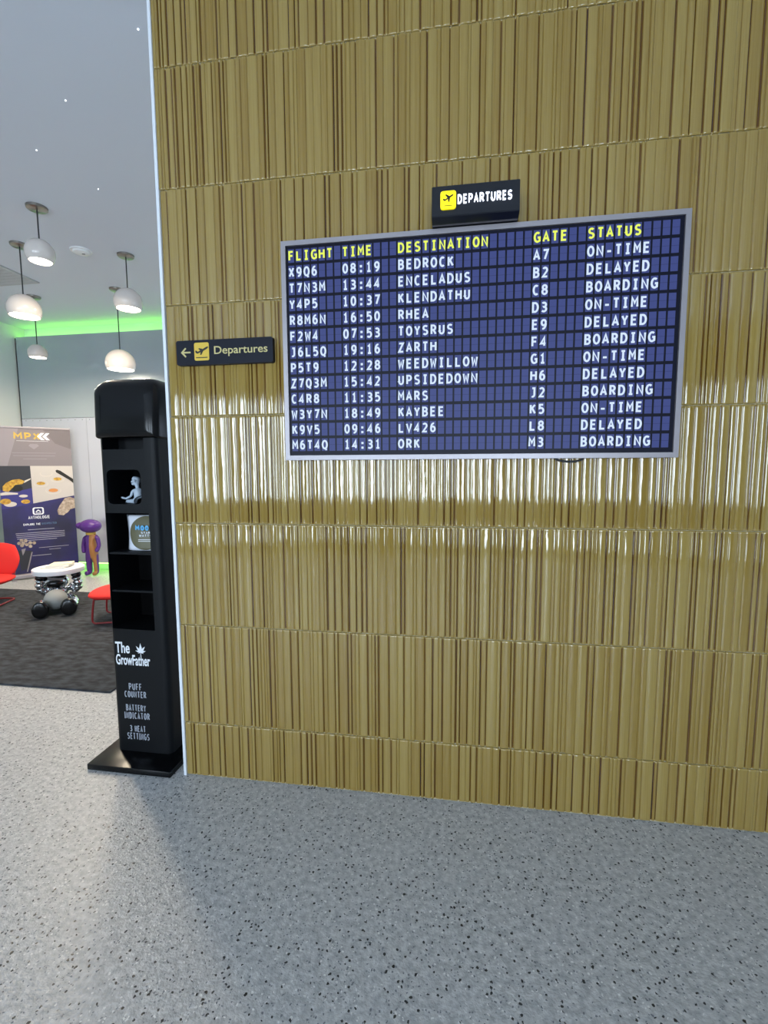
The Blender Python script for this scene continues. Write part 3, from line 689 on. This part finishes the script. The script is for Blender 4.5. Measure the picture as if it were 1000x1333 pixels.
# side table: chrome seated figure carrying a round white top, grey ball between its boots
t = thing('side_table', 'side table with white round top carried by a seated chrome figure', 'table', (-3.03, 2.42, 0.018), math.radians(36))
bm = BM(); lathe(bm, [(0, 0.40), (0.228, 0.40), (0.242, 0.405), (0.246, 0.42), (0.246, 0.452), (0.240, 0.458), (0, 0.458)], n=48); obj('tabletop', bm, M['white_top'], t, smooth=True, angle=40)
bm = BM(); lathe(bm, [(0, 0.375), (0.10, 0.378), (0.12, 0.39), (0.12, 0.40), (0, 0.40)], n=32); obj('top_bracket', bm, M['black_gloss'], t, smooth=True)
b = skin('f', [(0, 0.02, 0.105, 0.098), (0, 0.02, 0.16, 0.085), (0, 0.015, 0.215, 0.09), (0, 0.01, 0.25, 0.045)], [(0, 1), (1, 2), (2, 3)], None, None); obj('torso', b, M['chrome'], t, smooth=True)
bm = BM(); ball(bm, (-0.03, -0.02, 0.305), (0.122, 0.112, 0.088), 24); hd = obj('head', bm, M['chrome'], t, smooth=True)
bm = BM(); ball(bm, (-0.03, -0.088, 0.298), (0.085, 0.055, 0.05), 20); obj('visor', bm, M['black_gloss'], hd, smooth=True)
for s in (-1, 1):
    b = BM(); pts = smooth_path([(s * 0.08, 0.02, 0.225), (s * 0.155, 0.0, 0.20), (s * 0.175, -0.03, 0.27), (s * 0.165, -0.05, 0.345)], 6)
    tube(b, pts, [0.044 + 0.009 * math.sin(i * 1.6) for i in range(len(pts))], 14); obj('arm', b, M['chrome'], t, smooth=True)
    b = BM(); ball(b, (s * 0.165, -0.055, 0.368), (0.050, 0.05, 0.034), 16); obj('hand', b, M['black_gloss'], t, smooth=True)
    b = BM(); pts = smooth_path([(s * 0.065, 0.0, 0.085), (s * 0.12, -0.12, 0.085), (s * 0.13, -0.25, 0.072), (s * 0.12, -0.33, 0.066)], 6)
    tube(b, pts, [0.062 - 0.008 * i / len(pts) + 0.006 * math.sin(i * 1.9) for i in range(len(pts))], 16); obj('leg', b, M['chrome'], t, smooth=True)
    b = BM(); ball(b, (s * 0.124, -0.405, 0.094), (0.076, 0.046, 0.094), 24)
    for v in b.verts:
        if v.co.y < -0.43: v.co.y = -0.43 + (v.co.y + 0.43) * 0.3
    tube(b, [(s * 0.12, -0.31, 0.068), (s * 0.122, -0.36, 0.078), (s * 0.124, -0.40, 0.085)], [0.056, 0.058, 0.055], 20); obj('boot', b, M['black_gloss'], t, smooth=True, angle=60)
bm = BM(); ball(bm, (-0.01, -0.235, 0.150), 0.108, 32); obj('ball', bm, M['stone'], t, smooth=True)
# magazines on it
for i, (dx, dy, a, sx, sy, h, mm, lb) in enumerate(((0.0, 0.0, 12, 0.125, 0.10, 0.012, 'paper2', 'grey-white magazine at the bottom of the pile on the white table'),
                                                    (0.02, 0.015, 24, 0.11, 0.085, 0.018, 'paper', 'white magazine in the middle of the pile on the white table'),
                                                    (0.035, 0.03, 30, 0.10, 0.075, 0.012, 'paper3', 'cream magazine on top of the pile on the white table'))):
    zb = 0.018 + 0.4585 + (0, 0.0122, 0.0304)[i]
    m_ = thing('magazine', lb, 'magazine', (-3.04 + dx, 2.42 + dy, zb), math.radians(a), 'magazines on the side table')
    bm = BM(); box(bm, -sx + 0.003, sx - 0.003, -sy + 0.003, sy - 0.003, 0.0012, h - 0.0012); obj('pages', bm, M['paper'], m_)
    bm = BM(); box(bm, -sx, sx, -sy, sy, h - 0.0012, h); box(bm, -sx, sx, -sy, sy, 0, 0.0012); box(bm, -sx, -sx + 0.0012, -sy, sy, 0.0012, h - 0.0012); obj('cover', bm, M[mm], m_)

# purple and tan standing sculpture
def two_tone():
    m = mat('purple_and_tan', (92, 40, 140), 0.28); nt = m.node_tree; N = nt.nodes; L = nt.links
    tc = N.new('ShaderNodeTexCoord'); sp = N.new('ShaderNodeSeparateXYZ'); L.new(tc.outputs['Object'], sp.inputs[0])
    a = N.new('ShaderNodeMath'); a.operation = 'GREATER_THAN'; a.inputs[1].default_value = 0.008; L.new(sp.outputs[0], a.inputs[0])
    z = N.new('ShaderNodeMath'); z.operation = 'LESS_THAN'; z.inputs[1].default_value = 0.62; L.new(sp.outputs[2], z.inputs[0])
    x2 = N.new('ShaderNodeMath'); x2.operation = 'LESS_THAN'; x2.inputs[1].default_value = 0.088; L.new(sp.outputs[0], x2.inputs[0])
    mu = N.new('ShaderNodeMath'); mu.operation = 'MULTIPLY'; L.new(a.outputs[0], mu.inputs[0]); L.new(z.outputs[0], mu.inputs[1])
    m2 = N.new('ShaderNodeMath'); m2.operation = 'MULTIPLY'; L.new(mu.outputs[0], m2.inputs[0]); L.new(x2.outputs[0], m2.inputs[1])
    mx = N.new('ShaderNodeMix'); mx.data_type = 'RGBA'; mx.inputs[6].default_value = lin((76, 34, 118)); mx.inputs[7].default_value = lin((150, 104, 56)); L.new(m2.outputs[0], mx.inputs[0])
    L.new(mx.outputs[2], N['Principled BSDF'].inputs['Base Color']); return m
t = thing('sculpture', 'standing purple and tan figure sculpture by the metal back wall', 'sculpture', (-3.93, 3.93, 0))
b = skin('f', [(0, 0, 0.34, 0.062), (0, 0, 0.46, 0.066), (0, 0, 0.57, 0.060), (0, 0, 0.63, 0.034), (0, 0, 0.66, 0.05), (0, 0, 0.69, 0.06),
               (-0.055, 0, 0.28, 0.052), (-0.055, 0, 0.14, 0.042), (-0.055, 0, 0.045, 0.040), (-0.062, -0.08, 0.034, 0.034),
               (0.055, 0, 0.28, 0.048), (0.058, 0, 0.14, 0.038), (0.058, 0, 0.045, 0.036), (0.058, -0.07, 0.032, 0.030),
               (-0.105, 0, 0.56, 0.032), (-0.125, -0.01, 0.43, 0.030), (-0.105, -0.03, 0.33, 0.030),
               (0.105, 0, 0.57, 0.032), (0.135, -0.01, 0.45, 0.028), (0.108, -0.05, 0.355, 0.034), (-0.03, -0.02, 0.69, 0.03)],
         [(0, 1), (1, 2), (2, 3), (3, 4), (4, 5), (0, 6), (6, 7), (7, 8), (8, 9), (0, 10), (10, 11), (11, 12), (12, 13), (2, 14), (14, 15), (15, 16), (2, 17), (17, 18), (18, 19), (4, 20)], None, None)
obj('body', b, two_tone(), t, smooth=True)
bm = BM(); ball(bm, (0.0, 0, 0.735), (0.155, 0.13, 0.10), 28); ball(bm, (-0.115, -0.05, 0.745), (0.066, 0.06, 0.05), 20); obj('head', bm, M['purple'], t, smooth=True)
bm = BM(); lathe(bm, [(0.040, 0.605), (0.062, 0.612), (0.068, 0.628), (0.060, 0.642), (0.040, 0.648)], n=24); obj('collar', bm, M['gold'], t, smooth=True)

# roll-up banner
BL = 0.85
t = thing('rollup_banner', 'tall roll-up banner with grey heading, photographs and navy lower half', 'banner', (-4.87, 3.45, 0), math.atan2(0.63, 0.57))
bm = BM(); box(bm, -0.01, BL + 0.01, -0.055, 0.055, 0.008, 0.075, 0.015, 3); box(bm, 0.05, 0.10, -0.13, 0.13, 0.0, 0.01); box(bm, BL - 0.10, BL - 0.05, -0.13, 0.13, 0.0, 0.01); obj('base', bm, M['silver'], t, smooth=True, angle=40)
bm = BM(); box(bm, -0.005, BL + 0.005, -0.012, 0.012, 2.14, 2.165, 0.004, 2); obj('top_rail', bm, M['silver'], t)
bm = BM(); tube(bm, [(BL / 2, 0.03, 0.07), (BL / 2, 0.03, 2.15)], 0.012); obj('pole', bm, M['nickel'], t)
bm = BM(); box(bm, 0, BL, -0.002, 0.001, 0.075, 2.141); sh = obj('sheet', bm, M['b_white'], t)
def flat(name, m, pts_list, y=-0.0026, th=0.0006):
    for p in pts_list:
        bm = BM(); prism(bm, p, y, y + th); o = obj(name, bm, m, sh)
    return o
R4 = lambda a, b, c, d: [(a, c), (b, c), (b, d), (a, d)]
flat('header_panel', M['b_grey'], [R4(0, BL, 1.615, 2.14)])
flat('header_facet', M['b_grey2'], [[(0.52, 2.14), (BL, 2.14), (BL, 1.86), (0.66, 1.94)]], -0.0032); flat('header_facet', M['b_grey3'], [[(0, 2.14), (0.25, 2.14), (0.10, 1.615), (0, 1.615)]], -0.0032)
bm = BM(); stroke_text(bm, 'MPX', 0.19, 0.49, 1.985, 2.085, -0.0030, 0.001, 0.022); obj('logo_print', bm, M['gold'], sh)
bm = BM()
for k in (0, 1):
    x0 = 0.455 + 0.062 * k; prism(bm, [(x0, 2.035), (x0 + 0.045, 2.085), (x0 + 0.085, 2.085), (x0 + 0.042, 2.035), (x0 + 0.085, 1.985), (x0 + 0.045, 1.985)], -0.0045, -0.0028)
box(bm, 0.22, 0.58, -0.0036, -0.0028, 1.965, 1.968)
obj('chevrons', bm, M['print_white'], sh)
flat('diamond_print', M['b_grey3'], [[(0.37, 1.925), (0.45, 1.925), (0.47, 1.90), (0.41, 1.85), (0.35, 1.90)]], -0.0034)
flat('text_lines', M['b_grey3'], [R4(0.16, 0.66, 1.795, 1.803), R4(0.17, 0.65, 1.755, 1.763), R4(0.28, 0.55, 1.71, 1.718)], -0.0034)
flat('dark_photo', M['b_dark'], [[(0, 1.615), (0.35, 1.615), (0.355, 1.07), (0, 1.01)]])
flat('spoon_print', M['b_blue'], [[(0, 1.28), (0.15, 1.25), (0.352, 1.30), (0.354, 1.07), (0, 1.01)]], -0.0032)
flat('spoon_print', M['glass_print'], [[(0, 1.24), (0.06, 1.255), (0.19, 1.235), (0.19, 1.215), (0.06, 1.21), (0, 1.205)], [(0.27, 1.375), (0.345, 1.425), (0.345, 1.44), (0.26, 1.40)], circle(0.25, 1.19, 0.05, 0.02), circle(0.10, 1.08, 0.07, 0.035)], -0.0038)
flat('amber_print', M['amber'], [[(0.03, 1.27), (0.03, 1.33), (0.07, 1.38), (0.14, 1.42), (0.22, 1.43), (0.28, 1.40), (0.25, 1.36), (0.17, 1.35), (0.12, 1.29), (0.09, 1.255)], circle(0.05, 1.12, 0.06, 0.04), circle(0.27, 1.11, 0.05, 0.03)], -0.0044)
flat('crust_print', M['icon_black'], [circle(0.19, 1.30, 0.06, 0.045)], -0.0036)
for cx, cz, rx, mm in ((0.46, 1.36, 0.085, 'amber'), (0.66, 1.42, 0.085, 'amber'), (0.60, 1.255, 0.095, 'orange'), (0.53, 1.50, 0.075, 'b_white')):
    flat('dish_print', M['glass_print'], [circle(cx, cz, rx, rx * 0.55)], -0.0034); flat('dish_print', M['b_white'], [circle(cx, cz + 0.006, rx * 0.9, rx * 0.47)], -0.0040); flat('dish_print', M[mm], [circle(cx, cz + 0.004, rx * 0.6, rx * 0.28)], -0.0046)
flat('tool_print', M['icon_black'], [[(0.64, 1.545), (0.66, 1.56), (0.70, 1.545), (BL, 1.42), (BL, 1.36), (0.80, 1.41), (0.65, 1.52)]], -0.0048)
flat('navy_panel', M['b_navy'], [[(0, 0.076), (BL, 0.076), (BL, 1.175), (0, 1.01)]], -0.0050)
flat('crumb_print', M['crumb'], [[(0.64, 0.90), (0.63, 0.96), (0.66, 1.03), (0.70, 1.09), (0.73, 1.14), (0.79, 1.155), (BL, 1.13), (BL, 0.99), (0.79, 0.97), (0.76, 0.93), (0.70, 0.885)]], -0.0058)
bm = BM()
ring = rrect(0.34, 0.47, 0.915, 1.02, 0.025); inn = rrect(0.358, 0.452, 0.928, 1.007, 0.018)
for i in range(len(ring)):
    j = (i + 1) % len(ring); prism(bm, [ring[i], ring[j], inn[j], inn[i]], -0.0062, -0.0052)
box(bm, 0.375, 0.435, -0.0062, -0.0052, 0.935, 0.942); prism(bm, [(0.37, 0.955), (0.405, 0.99), (0.44, 0.955), (0.425, 0.952), (0.405, 0.972), (0.385, 0.952)], -0.0062, -0.0052)
stroke_text(bm, 'ANTHOLOGIE', 0.285, 0.535, 0.855, 0.900, -0.0052, 0.001, 0.006); stroke_text(bm, 'EXPLORE THE', 0.225, 0.42, 0.765, 0.795, -0.0052, 0.001, 0.0052)
obj('title_print', bm, M['print_white'], sh)
bm = BM(); stroke_text(bm, 'UNEXPECTED', 0.435, 0.61, 0.768, 0.796, -0.0052, 0.001, 0.0045); obj('title_print', bm, M['teal'], sh)
flat('text_lines', M['b_line'], [R4(0.27, 0.58, 0.70, 0.707)] + [R4(0.13 + 0.004 * k, 0.70, 0.655 - 0.026 * k, 0.662 - 0.026 * k) for k in range(4)] + [R4(0.26, 0.60, 0.548, 0.555), R4(0.38, 0.74, 0.43, 0.436), R4(0.50, 0.64, 0.395, 0.401), R4(0.30, 0.52, 0.32, 0.327)], -0.0058)
pl = []
for cx, cz in ((0.19, 0.56), (0.235, 0.55), (0.16, 0.52), (0.205, 0.515), (0.245, 0.495), (0.285, 0.515), (0.33, 0.51), (0.19, 0.485), (0.285, 0.465)): pl.append(circle(cx, cz, 0.022, 0.023, 12))
flat('crumb_print', M['crumb'], pl, -0.0058)
flat('jar_print', M['b_dark'], [[(0.14, 0.42), (0.30, 0.40), (0.25, 0.15), (0.16, 0.12)]], -0.0056)
flat('crumb_print', M['b_grey3'], [[(0.18, 0.43), (0.23, 0.44), (0.21, 0.38), (0.19, 0.34)], [(0.29, 0.38), (0.305, 0.38), (0.235, 0.10), (0.22, 0.10)]], -0.0062)

# ================================================================== CEILING FITTINGS
P = [((-2.06, 1.47), 3.34, 3.272, 0.108, 'white globe pendant lamp hanging nearest, from the highest canopy in view', 0.0),
     ((-2.78, 1.99), 3.097, 3.035, 0.142, 'large white globe pendant lamp at far left with long dark cord', 0.0),
     ((-1.94, 2.35), 3.245, 3.175, 0.133, 'white globe pendant lamp on short cord nearest the tiled wall', 0.0),
     ((-3.84, 3.17), 3.015, 2.960, 0.106, 'smallest white globe pendant lamp in front of the metal wall', 0.0),
     ((-2.66, 3.12), 2.832, 2.760, 0.165, 'lowest white globe pendant lamp just above the black display stand', 0.0)]
for (x, y), zc, zo, r, lb, _ in P:
    t = thing('pendant_lamp', lb, 'lamp', (x, y, 0), 0, 'globe pendant lamps over the lounge')
    bm = BM(); lathe(bm, [(0, CEIL - 0.022), (0.068, CEIL - 0.022), (0.076, CEIL - 0.016), (0.078, CEIL), (0, CEIL)], n=32); obj('canopy', bm, M['nickel'], t, smooth=True, angle=40)
    bm = BM(); tube(bm, [(0, 0, CEIL - 0.02), (0, 0, zc + r * 0.98)], 0.0055, 8); obj('cord', bm, M['cord'], t)
    h = zc - zo; th0 = math.acos(min(0.95, h / r)); prof = []
    n = 18
    for i in range(n + 1):
        a = (PI - th0) * i / n; prof.append((r * math.sin(a) if i else 0.0, zc + r * math.cos(a)))
    ri = r * 0.955
    for i in range(n, -1, -1):
        a = (PI - th0) * i / n; prof.append((ri * math.sin(a) if i else 0.0, zc + ri * math.cos(a)))
    prof[n + 1] = (prof[n + 1][0], zo + 0.002)
    bm = BM(); lathe(bm, prof, n=40); obj('shade', bm, M['lamp_white'], t, smooth=True, angle=50)
    ro = prof[n][0] * 0.95
    bm = BM(); lathe(bm, [(0, zo + 0.006), (ro, zo + 0.006), (ro, zo + 0.012), (0, zo + 0.012)], n=36); obj('diffuser', bm, M['lamp_glow'], t)
    ld = bpy.data.lights.new('pendant_light', 'AREA'); ld.shape = 'DISK'; ld.size = ro * 1.7; ld.energy = PENDANT_W; ld.color = (1.0, 0.83, 0.62)
    lo = bpy.data.objects.new('pendant_light', ld); COL.objects.link(lo); lo.parent = t; lo.location = (0, 0, zo - 0.004)
t = thing('smoke_detector', 'small round white smoke detector on the ceiling between the pendant lamps', 'smoke detector', (-2.30, 2.19, CEIL))
bm = BM(); lathe(bm, [(0, -0.012), (0.092, -0.012), (0.095, -0.006), (0.095, 0), (0, 0)], n=32); obj('base', bm, M['plastic_white'], t, smooth=True, angle=40)
bm = BM(); lathe(bm, [(0, -0.034), (0.05, -0.033), (0.068, -0.026), (0.072, -0.012), (0, -0.012)], n=32); obj('cover', bm, M['plastic_white'], t, smooth=True, angle=50)
bm = BM(); tube(bm, [(0.01, -0.0, -0.0345), (0.035, 0.01, -0.034)], 0.004); obj('slot', bm, M['cord'], t)
t = thing('ceiling_vent', 'square grey louvred air vent in the ceiling at far left', 'vent', (-3.69, 2.49, CEIL))
bm = BM()
for a, b, c, d in ((-0.31, 0.31, -0.31, -0.27), (-0.31, 0.31, 0.27, 0.31), (-0.31, -0.27, -0.27, 0.27), (0.27, 0.31, -0.27, 0.27)): box(bm, a, b, c, d, -0.014, 0.0)
obj('frame', bm, M['vent'], t)
bm = BM(); box(bm, -0.27, 0.27, -0.27, 0.27, -0.003, 0.0); obj('backing', bm, M['grey_paint'], t)
for k in range(8):
    bm = BM(); yy = -0.235 + k * 0.067
    prism_x(bm, [(yy, -0.004), (yy + 0.004, -0.004), (yy + 0.045, -0.013), (yy + 0.041, -0.014)], -0.269, 0.269); obj('slat', bm, M['vent'], t)
for (x, y), lb in (((-0.92, 0.54), 'tiny white pinpoint ceiling light far above the pendants, second highest in view'), ((-1.46, 0.88), 'tiny white pinpoint ceiling light right above the nearest pendant canopy'),
                   ((-1.38, 1.33), 'tiny white pinpoint ceiling light between nearest pendant and tiled wall'), ((-0.21, 0.21), 'tiny white pinpoint ceiling light closest to the wall top corner')):
    bm = BM(); lathe(bm, [(0, -0.005), (0.003, -0.004), (0.0035, 0.0), (0, 0.0)], (x, y, CEIL), 12)
    tag(obj('pinpoint_light', bm, M['star'], smooth=True), lb, 'light', 'pinpoint ceiling lights')
